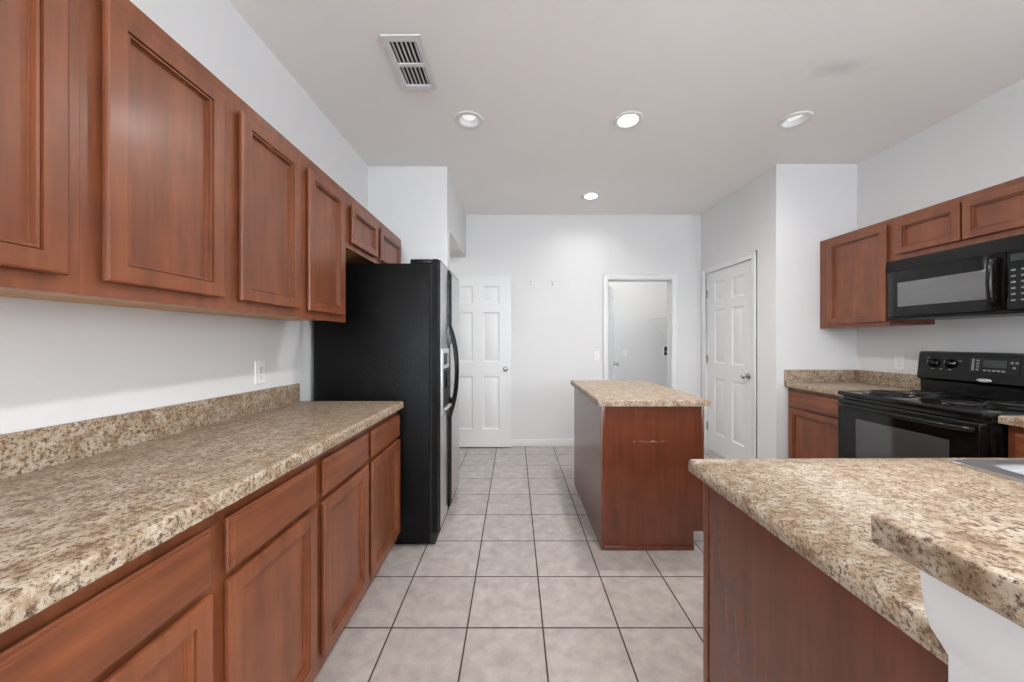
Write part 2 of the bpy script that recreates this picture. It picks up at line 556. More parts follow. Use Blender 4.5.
# door casings (mitred look: two legs and a head, stepped profile)
def casing(name, fm, u0, u1, vtop, label, wdt=.062):
    mb = MB()
    def bar(a, b, c, d, t):
        p, q = fm(a, c, 0.0005), fm(b, d, t)
        mb.box(p[0], q[0], p[1], q[1], p[2], q[2], .003)
    for (a, b) in ((u0 - wdt, u0), (u1, u1 + wdt)):
        bar(a, b, 0, vtop + wdt, .014)
    bar(u0, u1, vtop, vtop + wdt, .014)
    for (a, b) in ((u0 - wdt, u0 - wdt + .018), (u1 + wdt - .018, u1 + wdt)):
        bar(a, b, 0, vtop + wdt, .020)
    bar(u0 - wdt, u1 + wdt, vtop + wdt - .018, vtop + wdt, .020)
    return struct(name, mb, 'trim', label, 'door trim')
casing('trim_1', face_ny(YF), 1.121, 1.883, 1.998, 'white casing round the open laundry doorway')
casing('trim_2', face_nx(2.233), 3.280, 4.067, 2.036, 'white casing round the closed pantry door', .060)
struct('trim_3', MB().box(1.119, 1.125, YF + .001, YF + .12, 0, 1.99).box(1.879, 1.885, YF + .001, YF + .12, 0, 1.99).box(1.119, 1.885, YF + .001, YF + .12, 1.988, 2.0),
       'trim', 'white jamb lining inside the laundry doorway', 'door trim')

# six-panel doors
def six_panel(mb, fm, u0, u1, v0, v1, t):
    W = u1 - u0
    st, ml = .135 * W / .77, .115 * W / .77
    pw_ = (W - 2 * st - ml) / 2
    us = [(u0 + st, u0 + st + pw_), (u1 - st - pw_, u1 - st)]
    s = (v1 - v0) / 2.03
    vs = [(v0 + .21 * s, v0 + .84 * s), (v0 + 1.01 * s, v0 + 1.60 * s), (v0 + 1.70 * s, v0 + 1.91 * s)]
    holes = [(a, b, c, d) for a, b in us for c, d in vs]
    framed(mb, fm, u0, u1, v0, v1, holes, t)
    for a, b, c, d in holes:
        prof = [(-.0001, -t + .004), (0, 0), (.006, -.006), (.016, -.010), (.022, -.010), (.042, -.003)]
        ring_front(mb, fm, a, b, c, d, prof)
def knob(root, p, axis, mat='nickel', part='knob'):
    mb = MB()
    mb.lathe([(.032, 0), (.032, .004), (.028, .008), (.012, .010), (.011, .028), (.016, .034), (.026, .042), (.029, .052), (.026, .062), (.015, .068), (.0, .069)], p, axis)
    return mb.build(part, mat, root, 50)

d1 = thing('door_1', (-.43, 4.13, 0.012), 'white six-panel door standing open flat against the far wall, left of the island', 'door', None, 'structure')
mb = MB(); six_panel(mb, face_ny(4.115), -.822, -.040, .014, 2.025, .035); mb.build('door_leaf', 'trim', d1, 25)
knob(d1, (-.106, 4.115, .93), '-y')
mb = MB(); mb.box(-.0405, -.0385, 4.122, 4.143, .90, .96); mb.build('latch_plate', 'nickel', d1)

d2 = thing('door_2', (2.25, 3.67, 0.012), 'closed white six-panel pantry door in the right side wall', 'door', None, 'structure')
mb = MB(); six_panel(mb, face_nx(2.243), 3.284, 4.063, .014, 2.033, .035); mb.build('door_leaf', 'trim', d2, 25)
knob(d2, (2.243, 3.352, .925), '-x')
for z in (.28, 1.05, 1.80):
    mb = MB(); mb.lathe([(.007, -.045), (.007, .045)], (2.236, 4.0635, z), 'z', 12); mb.box(2.2345, 2.2425, 4.052, 4.062, z - .044, z + .044)
    mb.build('hinge', 'nickel', d2)

ang = math.radians(67)
hx, hy = 1.137, YF + .125
d3 = thing('door_3', (hx, hy, 0.012), 'white laundry door swung inward, its edge showing in the far doorway', 'door', None, 'structure')
mb = MB(); six_panel(mb, lambda u, v, w: (u, -w, v), 0, .73, 0.0, 1.96, .035)
lf = mb.build('door_leaf', 'trim', None, 25)
lf.parent = d3
kn = knob(None, (.67, 0, .92), '-y'); kn.parent = d3
d3.rotation_euler = (0, 0, ang)
for z in (.22, 1.02, 1.75):
    mb = MB(); mb.lathe([(.007, -.045), (.007, .045)], (-.004, -.012, z), 'z', 12)
    hg = mb.build('hinge', 'nickel', None); hg.parent = d3

# ------------------------------------------------------------------ left run
ZT, ZB = 2.095, 1.367
UF = -.935
def upper(y0, y1, doors, z0, dz0, dz1, label, X=UF, side=1, wallx=XL, mat_in='maple_raw', group=None, ZT=ZT):
    """wall cabinet: body, face frame, doors. side=1 faces +X, -1 faces -X"""
    g = .00012
    t = thing('wall_cabinet', ((X + wallx) / 2, (y0 + y1) / 2, z0), label, 'wall cabinet', group)
    fm = face_px(X) if side > 0 else face_nx(X)
    a, b = (wallx + .001, X - .0195) if side > 0 else (X + .0195, wallx - .001)
    mb = MB(); mb.box(a, b, y0 + g, y1 - g, z0 + .014, ZT); mb.build('body', 'wood', t)
    mb = MB(); mb.box(a, b, y0 + .002, y1 - .002, z0 + .010, z0 + .0138); mb.build('bottom_panel', mat_in, t)
    mb = MB()
    st = .03
    holes = [(d0 + st, d1 - st, z0 + .05, ZT - .05) for d0, d1 in doors]
    framed(mb, fm, y0 + g, y1 - g, z0, ZT, holes, .019)
    mb.build('face_frame', 'wood', t)
    for d0, d1 in doors:
        cab_door((lambda u, v, w, f=fm: f(u, v, w + .0006)), d0, d1, dz0, dz1, t)
    return t

gU = 'wall cabinets over the left counter'
upper(-.02, .7525, [(.025, .345), (.405, .720)], ZB, 1.403, 2.042, 'tall brown wall cabinet at the left edge of view, nearest over the left counter', group=gU)
upper(.7525, 1.528, [(.785, 1.105), (1.175, 1.493)], ZB, 1.403, 2.042, 'brown two-door wall cabinet over the middle of the left counter', group=gU)
upper(1.528, 1.9375, [(1.563, 1.884)], ZB, 1.403, 2.042, 'narrow brown one-door wall cabinet right beside the refrigerator', group=gU)
upper(1.9375, 2.885, [(1.980, 2.345), (2.405, 2.830)], 1.785, 1.818, 2.042, 'short brown two-door cabinet above the black refrigerator', group=gU)

def base_cab(y0, y1, fronts, label, X, side, wallx, top=.874, group=None):
    """floor cabinet along Y. fronts: list of (u0,u1)"""
    g = .00012
    t = thing('base_cabinet', ((X + wallx) / 2, (y0 + y1) / 2, 0), label, 'base cabinet', group)
    fm = face_px(X) if side > 0 else face_nx(X)
    s = side
    xin = X - s * .0195
    wx = wallx + s * .002
    poly = [(wx, 0), (X - s * .075, 0), (X - s * .075, .112), (xin, .112), (xin, top), (wx, top)]
    mb = MB(); mb.prism(poly, y0 + g, y1 - g, 'y'); mb.build('body', 'wood', t)
    mb = MB()
    holes = []
    for d0, d1 in fronts:
        holes += [(d0 + .025, d1 - .025, .75, .83), (d0 + .025, d1 - .025, .19, .69)]
    framed(mb, fm, y0 + g, y1 - g, .113, top, holes, .019)
    mb.build('face_frame', 'wood', t)
    f2 = lambda u, v, w: fm(u, v, w + .0006)
    for d0, d1 in fronts:
        cab_drawer(f2, d0, d1, .714, .839, t)
        cab_door(f2, d0, d1, .160, .697, t)
    return t
SLOPE[0] = .0150
BF = -.682
gB = 'base cabinets under the left counter'
base_cab(-.023, .787, [(.010, .360), (.412, .769)], 'brown base cabinet nearest the camera under the left counter', BF, 1, XL, .8755, gB)
base_cab(.787, 1.607, [(.812, 1.174), (1.220, 1.588)], 'brown two-door base cabinet mid-way along the left counter', BF, 1, XL, .8755, gB)
base_cab(1.607, 2.035, [(1.632, 2.027)], 'narrow brown base cabinet at the refrigerator end of the left counter', BF, 1, XL, .8755, gB)

def slab(mb, x0, x1, y0, y1, holes=(), z0=.876, z1=.914, bev=.010):
    m2 = MB()
    framed(m2, lambda u, v, w: (u, v, z1 + w), x0, x1, y0, y1, list(holes), z1 - z0)
    bm = m2.bm
    ed = []
    for e in bm.edges:
        a, b = e.verts[0].co, e.verts[1].co
        if a.z > z1 - 1e-6 and b.z > z1 - 1e-6 and ((abs(a.x - b.x) < 1e-6 and min(abs(a.x - x0), abs(a.x - x1)) < 1e-6) or (abs(a.y - b.y) < 1e-6 and min(abs(a.y - y0), abs(a.y - y1)) < 1e-6)):
            ed.append(e)
    bmesh.ops.bevel(bm, geom=ed, offset=bev, segments=4, affect='EDGES', profile=0.5)
    return m2

ct = thing('countertop', (-.95, 1.0, .876), 'long speckled beige countertop running along the left wall to the refrigerator', 'countertop')
slab(None, XL + .0215, -.648, -.03, 2.042, z0=.8765, z1=.916, bev=.013).build('worktop', 'granite', ct)
mb = MB(); mb.box(XL + .001, XL + .021, -.03, 2.030, .8775, 1.018, .003); mb.build('backsplash', 'granite', ct)

SLOPE[0] = 0.0

# ------------------------------------------------------------------ refrigerator
fr = thing('refrigerator', (-.86, 2.58, 0), 'black side-by-side refrigerator with silvery doors and ice dispenser, beyond the left counter', 'refrigerator')
F0, F1 = 2.150, 2.995
mb = MB(); mb.box(-1.235, -.522, F0, F1, .02, 1.742, .006); mb.box(-1.2, -.56, F0 + .03, F1 - .03, 0, .025); mb.build('body', 'fridge_side', fr)
split = 2.452
def fdoor(name, y0, y1):
    mb = MB()
    xs = []
    # gently crowned front
    n = 8
    prof = []
    for i in range(n + 1):
        s = i / n
        y = y0 + (y1 - y0) * s
        e = min(1, min(s, 1 - s) / .12)
        prof.append((-.475 + .012 * math.sin(math.pi / 2 * e), y))
    poly = [(-.506, y0)] + prof + [(-.506, y1)]
    mb.prism(poly, .085, 1.768, 'z')
    d = mb.build(name, 'fridge_side', fr, 30)
    skin = prof[1:-1]
    mb = MB()
    mb.prism([(x + .0003, y) for x, y in skin] + [(x + .0012, y) for x, y in reversed(skin)], .092, 1.762, 'z')
    mb.build('front_skin', 'fridge_door', d, 30)
    return d
fz = fdoor('freezer_door', F0, split - .004)
fd = fdoor('fresh_food_door', split + .004, F1)
# dark edge trims, handles that swell out in the middle
mb = MB(); mb.box(-.5215, -.5065, F0 + .012, F1 - .012, .09, 1.74); mb.build('door_gasket', 'black_matte', fr)
for sgn, par in ((-1, fz), (1, fd)):
    yh = split + sgn * .020
    mb = MB()
    pts, rad = [], []
    for i in range(41):
        z = .12 + (1.735 - .12) * i / 40
        k = (z - 1.055) / .31
        bow = .052 * max(0, 1 - k * k) ** .8 if abs(k) < 1 else 0
        pts.append((-.456 + bow, yh, z)); rad.append(.0125)
    mb.tube(pts, rad, 10, 1.0, Vector((1, 0, 0)))
    mb.build('handle', 'black_gloss', par)
    for z0, z1 in ((1.36, 1.245), (.75, .865)):
        mb = MB(); mb.loft([[(-.4625, yh - .010, z0), (-.4625, yh + .010, z0), (-.4625, yh + .010, z1), (-.4625, yh - .010, z1)],
                            [(-.452, yh - .008, z0), (-.452, yh + .008, z0), (-.424, yh + .008, z1), (-.424, yh - .008, z1)]])
        mb.build('handle_mount', 'black_gloss', par)
dsp = MB(); dsp.box(-.4645, -.452, 2.195, 2.425, .80, 1.215, .006).build('dispenser_panel', 'silver', fz)
MB().box(-.4525, -.4495, 2.225, 2.405, .835, 1.085, .001).build('dispenser_recess', 'black_matte', fz)
MB().box(-.4500, -.430, 2.235, 2.395, .822, .838, .003).build('drip_tray', 'silver', fz)
MB().box(-.4500, -.436, 2.29, 2.34, .96, 1.07, .004).build('dispenser_paddle', 'black_satin', fz)
MB().box(-.4525, -.449, 2.235, 2.395, 1.11, 1.185, .001).build('touch_panel', 'black_gloss', fz)
for y in (F0 + .045, F1 - .045):
    MB().box(-.645, -.512, y - .035, y + .035, 1.7425, 1.770, .006).build('hinge_cover', 'black_satin', fr)
MB().box(-.575, -.49, F0 + .02, F1 - .02, .005, .075, .004).build('base_grille', 'black_matte', fr)
mb = MB(); mb.lathe([(.018, 0), (.018, .002), (.014, .003), (.0, .003)], (-.4635, F1 - .075, 1.66), 'x', 24); mb.build('emblem', 'silver', fd)

# ------------------------------------------------------------------ island
isl = thing('kitchen_island', (.83, 2.60, 0), 'freestanding brown kitchen island with a speckled beige top in the middle of the floor', 'kitchen island')
IX0, IX1, IY0, IY1 = .526, 1.143, 2.117, 3.085
poly = [(IX0 + .004, 0), (1.082, 0), (1.082, .112), (IX1 - .022, .112), (IX1 - .022, .874), (IX0 + .004, .874)]
MB().prism(poly, IY0 + .006, IY1 - .006, 'y').build('body', 'wood', isl)
poly = [(IX0 + .0045, 0.0), (1.083, 0.0), (1.083, .114), (IX1, .114), (IX1, .8745), (IX0 + .0045, .8745)]
MB().prism(poly, IY0, IY0 + .0055, 'y').build('end_panel', 'scuffed', isl)
MB().prism(poly, IY1 - .0055, IY1, 'y').build('end_panel', 'veneer', isl)
MB().box(IX0, IX0 + .0038, IY0 + .0005, IY1 - .0005, .0, .8745).build('side_panel', 'veneer', isl)
MB().box(IX0 - .004, IX0 + .018, IY0 - .005, IY0 - .0003, 0, .8745, .001).build('corner_strip', 'veneer', isl)
MB().box(IX1 - .016, IX1, IY0 - .005, IY0 - .0003, .114, .8745, .001).build('corner_strip', 'veneer', isl)
MB().box(IX0 + .019, 1.083, IY0 - .008, IY0 - .0003, 0, .028, .003).build('base_strip', 'veneer', isl)
mb = MB()
fm = face_px(IX1)
fr_ = [(IY0 + .03, IY0 + .48), (IY0 + .50, IY1 - .03)]
framed(mb, face_px(IX1 - .001), IY0 + .006, IY1 - .006, .113, .874, [], .019); mb.build('face_frame', 'wood', isl)
for a, b in fr_:
    cab_drawer(fm, a, b, .728, .852, isl); cab_door(fm, a, b, .16, .709, isl)
slab(None, .498, 1.165, 2.075, 3.105).build('worktop', 'granite', isl)

# ------------------------------------------------------------------ right run: cabinets, range, microwave
RF = 2.335
base_cab(2.432, YP - .002, [(2.462, 2.955)], 'brown base cabinet between the range and the end wall on the right', RF, -1, XR, group='base cabinets beside the range')
base_cab(1.062, 1.655, [(1.20, 1.625)], 'brown base cabinet at the right edge of view, near side of the range', RF, -1, XR, group='base cabinets beside the range')
ct2 = thing('countertop', (2.6, 2.71, .876), 'short speckled beige countertop in the corner beyond the range', 'countertop')
slab(None, 2.296, XR - .0215, 2.4315, YP - .0215).build('worktop', 'granite', ct2)
mb = MB(); mb.box(XR - .021, XR - .001, 2.4315, YP - .0215, .878, 1.018, .003); mb.box(2.296, XR - .001, YP - .021, YP - .001, .878, 1.018, .003); mb.build('backsplash', 'granite', ct2)

gR = 'wall cabinets on the right wall'
RU = 2.605
t = upper(2.432, YP - .002, [(2.436, 2.890)], ZB, 1.398, 2.072, 'tall brown wall cabinet left of the microwave in the right corner', RU, -1, XR, 'wood', gR, 2.1085)
upper(1.665, 2.432, [(2.031, 2.374), (1.690, 2.023)], 1.812, 1.848, 2.070, 'short brown two-door cabinet above the black microwave', RU, -1, XR, 'wood', gR, 2.1085)

# range
rg = thing('range_oven', (2.55, 2.045, 0), 'black electric coil range with oven, standing between the right counters', 'range')
R0, R1 = 1.668, 2.422
MB().box(2.275, 2.905, R0, R1, .03, .892, .003).build('body', 'black_gloss', rg)
for y in (R0 + .06, R1 - .06):
    for x in (2.33, 2.85):
        mb = MB(); mb.lathe([(.02, 0), (.02, .031)], (x, y, 0), 'z', 16); mb.build('foot', 'black_matte', rg)
MB().box(2.232, 2.811, R0 - .002, R1 + .002, .8925, .922, .009, 4).build('cooktop', 'black_gloss', rg)
od = MB(); od.box(2.228, 2.2745, R0 + .004, R1 - .004, .225, .872, .012, 4); od = od.build('oven_door', 'black_gloss', rg)
mb = MB()
ring_front(mb, face_nx(2.2275), 1.794, 2.284, .34, .757, [(0, 0), (.001, .0012), (.003, .0018)])
mb.build('oven_window', 'black_glass', od)
mb = MB()
hp = []
for i in range(25):
    s = i / 24
    y = R0 + .025 + (R1 - R0 - .05) * s
    e = min(1, min(s, 1 - s) / .09)
    hp.append((2.226 - .034 * math.sin(math.pi / 2 * e), y, .835))
mb.tube(hp, .0145, 12, 1.0, Vector((0, 0, 1)))
mb.build('handle', 'black_gloss', od)
MB().box(2.238, 2.2745, R0 + .004, R1 - .004, .055, .215, .008).build('storage_drawer', 'black_gloss', rg)
# backguard leaning back
poly = [(2.812, .9225), (2.808, 1.00), (2.784, 1.018), (2.803, 1.186), (2.817, 1.194), (2.915, 1.194), (2.915, .9225)]
bg = MB().prism(poly, R0, R1, 'y').build('backguard', 'black_satin', rg)
tilt = Vector((-1, 0, .113)).normalized()
def on_guard(z): return 2.784 + (z - 1.018) * (.019 / .168)
for y in (2.335, 2.243, 1.835, 1.745):
    z = 1.118
    mb = MB(); mb.lathe([(.029, 0), (.029, .006), (.024, .009), (.021, .026), (.017, .030), (0, .030)], (on_guard(z) - .0005, y, z), tilt, 24)
    k = mb.build('knob', 'black_gloss', bg, 50)
    c = Vector((on_guard(z), y, z)) + tilt * .033
    MB().box(c.x - .005, c.x + .004, y - .0045, y + .0045, z - .020, z + .024, .002).build('knob_grip', 'black_satin', k)
    MB().box(c.x - .0065, c.x - .0052, y - .0012, y + .0012, z + .006, z + .022).build('pointer_mark', 'grey_mark', k)
def guard_chip(y0, y1, z0, z1, name, mat, off=.0008, th=.0015, par=bg):
    mb = MB()
    def P(y, z, o): return (on_guard(z) - o, y, z)
    mb.loft([[P(y0, z0, off), P(y1, z0, off), P(y1, z1, off), P(y0, z1, off)], [P(y0, z0, off + th), P(y1, z0, off + th), P(y1, z1, off + th), P(y0, z1, off + th)]])
    return mb.build(name, mat, par)
cp = guard_chip(1.935, 2.150, 1.075, 1.163, 'control_panel', 'black_gloss')
guard_chip(1.985, 2.085, 1.108, 1.150, 'display', 'display', .0024, .0010, cp)
for i in range(5):
    guard_chip(1.990 + i * .020, 2.004 + i * .020, 1.085, 1.095, 'button', 'grey_mark', .0024, .0012, cp)
for i in range(4):
    guard_chip(2.103, 2.117, 1.087 + i * .018, 1.097 + i * .018, 'button', 'grey_mark', .0024, .0012, cp)
guard_chip(2.126, 2.138, 1.085, 1.155, 'button_legend', 'grey_mark', .0024, .0004, cp)
for y, z in ((1.965, 1.140), (1.945, 1.140), (1.955, 1.112)):
    mb = MB(); mb.lathe([(.008, 0), (.008, .0025), (0, .0025)], (on_guard(z) - .0024, y, z), tilt, 4); mb.build('arrow_button', 'grey_mark', cp)
for y, z in ((2.335, 1.078), (2.29, 1.078), (2.243, 1.078), (2.195, 1.135), (2.365, 1.15)):
    guard_chip(y - .008, y + .008, z, z + .005, 'printed_mark', 'grey_mark')
# oval maker's badge with a swoosh ring
mb = MB()
zb = 1.030
loops = []
for s, o in ((1, .0006), (1, .003), (.86, .0042), (.01, .0042)):
    loops.append([(on_guard(zb + .010 * math.sin(a) * s) - o, 2.075 + .034 * math.cos(a) * s, zb + .010 * math.sin(a) * s) for a in [2 * math.pi * i / 32 for i in range(32)]])
mb.loft(loops); bdg = mb.build('badge', 'silver', bg)
mb = MB(); mb.tube([(on_guard(zb) - .0046, 2.075 + .025 * math.cos(a), zb + .006 * math.sin(a)) for a in [0.3 + 5.2 * i / 24 for i in range(25)]], .0007, 6); mb.build('badge_ring', 'grey_mark', bdg)
# coil burners
for i, (x, y, r) in enumerate(((2.385, 2.235, .098), (2.640, 2.235, .078), (2.385, 1.855, .078), (2.640, 1.855, .098))):
    mb = MB(); mb.lathe([(r + .020, .0), (r + .020, .004), (r + .012, .006), (r + .002, .002), (.03, .0015), (0, .0015)], (x, y, .9225), 'z', 40)
    bn = mb.build('burner', 'dark_chrome', rg, 50)
    mb = MB()
    pts = []
    turns = 4.2 if r > .09 else 3.4
    for k in range(int(turns * 28) + 1):
        a = k / 28 * 2 * math.pi
        rr = .018 + (r - .022) * a / (turns * 2 * math.pi)
        pts.append((x + rr * math.cos(a), y + rr * math.sin(a), .934))
    mb.tube(pts, .0062, 8, 1.0, Vector((0, 0, 1))); mb.build('coil', 'coil', bn, 50)
    mb = MB()
    for k in range(3):
        a = k * 2 * math.pi / 3 + .4
        mb.tube([(x + .012 * math.cos(a), y + .012 * math.sin(a), .9262), (x + r * .98 * math.cos(a), y + r * .98 * math.sin(a), .9262)], .0018, 6)
    mb.build('coil_support', 'steel', bn)

# microwave
mw = thing('microwave', (2.75, 2.045, 1.395), 'black over-the-range microwave hung under the right wall cabinets', 'microwave')
W0, W1 = 1.670, 2.418
WX = 2.590
MB().box(WX + .001, XR - .003, W0, W1, 1.408, 1.808, .003).build('body', 'black_satin', mw)
# slanted vent hood across the top
poly = [(WX, 1.732), (2.562, 1.732), (2.570, 1.806), (WX, 1.808)]
vg = MB().prism(poly, W0, W1, 'y').build('vent_hood', 'black_satin', mw)
# door crowned outwards
yd = 1.835
def crowned(y0, y1, z0, z1, amp, mat, name, x=WX - .0005, base=.030):
    mb = MB()
    poly = [(x, y0)]
    for i in range(13):
        s = i / 12
        e = min(1, min(s, 1 - s) / .06)
        poly.append((x - base * math.sin(math.pi / 2 * e) * 0.6 - base * .4 - amp * math.sin(math.pi * ((y0 + (y1 - y0) * s) - W0) / (W1 - W0)), y0 + (y1 - y0) * s))
    poly.append((x, y1))
    mb.prism(poly, z0, z1, 'z')
    return mb.build(name, mat, mw, 30)
md = crowned(yd + .002, W1, 1.428, 1.730, .0, 'black_gloss', 'door')
cpn = crowned(W0, yd - .002, 1.428, 1.730, .0, 'black_gloss', 'control_panel')
MB().box(2.575, WX, W0, W1, 1.408, 1.4265, .003).build('bottom_rail', 'black_satin', mw)
mb = MB(); ring_front(mb, face_nx(2.5592), 1.897, 2.338, 1.491, 1.651, [(0, 0), (.002, .0012), (.004, .0016)]); mb.build('window', 'micro_glass', md)
mb = MB()
mb.tube([(2.559, yd + .022, 1.462), (2.535, yd + .022, 1.472), (2.522, yd + .022, 1.50), (2.518, yd + .022, 1.58), (2.522, yd + .022, 1.66), (2.535, yd + .022, 1.688), (2.559, yd + .022, 1.698)], .013, 12, 1.0, Vector((0, 1, 0)))
mb.build('handle', 'black_gloss', md)
MB().box(2.5575, 2.5592, W0 + .03, yd - .03, 1.675, 1.712).build('display', 'display', cpn)
for r in range(6):
    for c in range(3):
        y = W0 + .045 + c * .036
        z = 1.470 + r * .031
        MB().box(2.5570, 2.5592, y, y + .016, z, z + .009, .0006).build('button', 'grey_mark', cpn)

# ------------------------------------------------------------------ peninsula with the sink, bar ledge on a half wall
pn = thing('peninsula_cabinet', (1.4, .74, 0), 'brown end-panelled peninsula cabinet at the lower right, under the sink counter', 'base cabinet')
PX0, PX1, PY0, PY1 = .560, 2.330, .424, 1.032
MB().box(PX0, PX0 + .018, PY0, PY1 - .0005, 0, .8745).build('end_panel', 'veneer', pn)
MB().box(PX0 - .004, PX0 - .0003, PY1 - .022, PY1, 0, .8745, .001).build('corner_strip', 'wood', pn)
mb = MB(); mb.box(PX0 + .019, PX1, PY0, PY0 + .012, 0, .8745); mb.box(PX0 + .019, PX1, PY0 + .0125, PY1 - .08, .10, .115); mb.box(PX0 + .019, PX1, PY1 - .095, PY1 - .08, 0, .0995)
mb.build('body', 'wood', pn)
mb = MB(); fm = face_py(PY1)
fts = [(.60, .985), (1.02, 1.40), (1.43, 1.81), (1.85, 2.25)]
framed(mb, fm, PX0 + .0185, PX1, .113, .874, [(a + .03, b - .03, .19, .69) for a, b in fts], .019); mb.build('face_frame', 'wood', pn)
fm2 = lambda u, v, w: (u, PY1 + .0006 + w, v)
for a, b in fts:
    mb = MB(); ring_front(mb, fm2, a, b, .16, .709, DOOR_PROF); mb.build('door', 'wood', pn, 20)
    mb = MB(); ring_front(mb, fm2, a, b, .728, .852, DRAWER_PROF); mb.build('drawer', 'wood', pn, 20)

SX0, SX1, SY0, SY1 = 1.262, 2.05, .48, 1.018
ct3 = thing('countertop', (1.4, .74, .876), 'large speckled beige peninsula countertop holding the steel sink, lower right', 'countertop')
slab(None, .525, 2.9005, .421, 1.057, [(SX0 + .018, SX1 - .018, SY0 + .018, SY1 - .018)], bev=.012).build('worktop', 'granite', ct3)
slab(None, 2.296, 2.9005, 1.0575, 1.662).build('side_worktop', 'granite', ct3)
MB().box(XR - .021, XR - .001, .421, 1.662, .878, 1.018, .003).build('backsplash', 'granite', ct3)

sk = thing('kitchen_sink', (1.65, .75, .914), 'stainless steel drop-in double sink set in the peninsula counter', 'sink')
mb = MB()
bx = [(SX0 + .052, 1.630), (1.680, SX1 - .052)]
by = (SY0 + .085, SY1 - .045)
framed(mb, lambda u, v, w: (u, v, .9225 + w), SX0, SX1, SY0, SY1, [(a, b, by[0], by[1]) for a, b in bx], .0080)
bm = mb.bm
ed = [e for e in bm.edges if all(v.co.z > .9224 for v in e.verts) and (all(abs(v.co.x - SX0) < 1e-5 for v in e.verts) or all(abs(v.co.x - SX1) < 1e-5 for v in e.verts) or all(abs(v.co.y - SY0) < 1e-5 for v in e.verts) or all(abs(v.co.y - SY1) < 1e-5 for v in e.verts))]
bmesh.ops.bevel(bm, geom=ed, offset=.006, segments=3, affect='EDGES')
mb.build('rim', 'steel', sk)
def rrect(x0, x1, y0, y1, r, z, n=6):
    pts = []
    for cx, cy, a0 in ((x1 - r, y1 - r, 0), (x0 + r, y1 - r, 90), (x0 + r, y0 + r, 180), (x1 - r, y0 + r, 270)):
        for i in range(n + 1):
            a = math.radians(a0 + 90 * i / n)
            pts.append((cx + r * math.cos(a), cy + r * math.sin(a), z))
    return pts
for a, b in bx:
    mb = MB()
    z = .9232
    L = [rrect(a - .016, b + .016, by[0] - .016, by[1] + .016, .055, z), rrect(a - .008, b + .008, by[0] - .008, by[1] + .008, .05, z + .0015),
         rrect(a + .004, b - .004, by[0] + .004, by[1] - .004, .045, z - .004), rrect(a + .008, b - .008, by[0] + .008, by[1] - .008, .045, z - .02),
         rrect(a + .014, b - .014, by[0] + .014, by[1] - .014, .05, z - .15), rrect(a + .035, b - .035, by[0] + .035, by[1] - .035, .05, z - .172)]
    mb.loft(L, False, True)
    bo = mb.build('basin', 'steel', sk, 60)
    mb = MB(); mb.lathe([(.042, 0), (.042, .002), (.03, .003), (.028, .001), (0, .001)], ((a + b) / 2, (by[0] + by[1]) / 2, z - .1715), 'z', 28); mb.build('drain', 'nickel', bo)

# half wall with a flared drywall end, bar ledge on top
mb = MB()
poly = [(.520, 0), (.520, .892), (.512, .905), (.499, .925), (.492, .945), (.488, .975), (.485, 1.0), (.478, 1.008), (.478, 1.0285), (2.9225, 1.0285), (2.9225, 0)]
mb.prism(poly, .29, .4195, 'y')
struct('wall_half', mb, 'wall', 'white half wall under the raised bar ledge, lower right corner', 'half wall')
mb = MB(); mb.box(.421, 2.920, .02, .417, 1.029, 1.067, .006, 3)
tag(mb.build('bar_ledge', 'granite'), 'raised speckled beige bar ledge capping the half wall, lower right corner', 'bar ledge')

# ------------------------------------------------------------------ fixtures
def downlight(x, y, on, label, power=4.5):
    t = thing('recessed_light', (x, y, H), label, 'ceiling light', 'recessed ceiling lights')
    mb = MB(); mb.lathe([(.066, .0005), (.098, -.0005), (.098, -.005), (.094, -.0085), (.070, -.0085), (.063, -.003), (.0625, .0)], (x, y, H), 'z', 48, False)
    mb.build('trim_ring', 'trim', t, 50)
    mb = MB(); mb.lathe([(.0625, -.002), (.058, .05), (.053, .10)], (x, y, H), 'z', 40, False); mb.lathe([(.053, .10), (.0, .10)], (x, y, H), 'z', 40, False)
    mb.build('baffle', 'trim', t, 50)
    mb = MB(); mb.lathe([(.018, .098), (.020, .082), (.042, .052), (.049, .036), (.044, .024), (.026, .016), (0, .014)], (x, y, H), 'z', 32)
    mb.build('bulb', 'bulb_on' if on else 'bulb_off', t, 50)
    if power:
        d = bpy.data.lights.new('downlight_beam', 'SPOT')
        d.energy = CAN_W * power
        d.spot_size = math.radians(165); d.spot_blend = 1.0
        d.shadow_soft_size = .05
        d.color = (1.0, 0.985, 0.965)
        o = bpy.data.objects.new('downlight_beam', d); COL.objects.link(o)
        o.location = (0, 0, -.012); o.parent = t
LBL = {0: 'lit recessed ceiling light over the near end of the island', 1: 'lit recessed ceiling light farthest back, near the far wall',
       2: 'lit recessed ceiling light overhead, just above the top of the picture', 3: 'lit recessed ceiling light above the camera', 4: 'lit recessed ceiling light behind the camera'}
for i, (x, y) in enumerate(CAN_ON): downlight(x, y, True, LBL[i], 0.9 if y > 3 else 5.8 if y > 0 else 3.0)
downlight(*CAN_OFF[0], False, 'dim recessed ceiling light near the air vent, left', 0.25)
downlight(*CAN_OFF[1], False, 'dim recessed ceiling light at right, toward the range', 1.3)

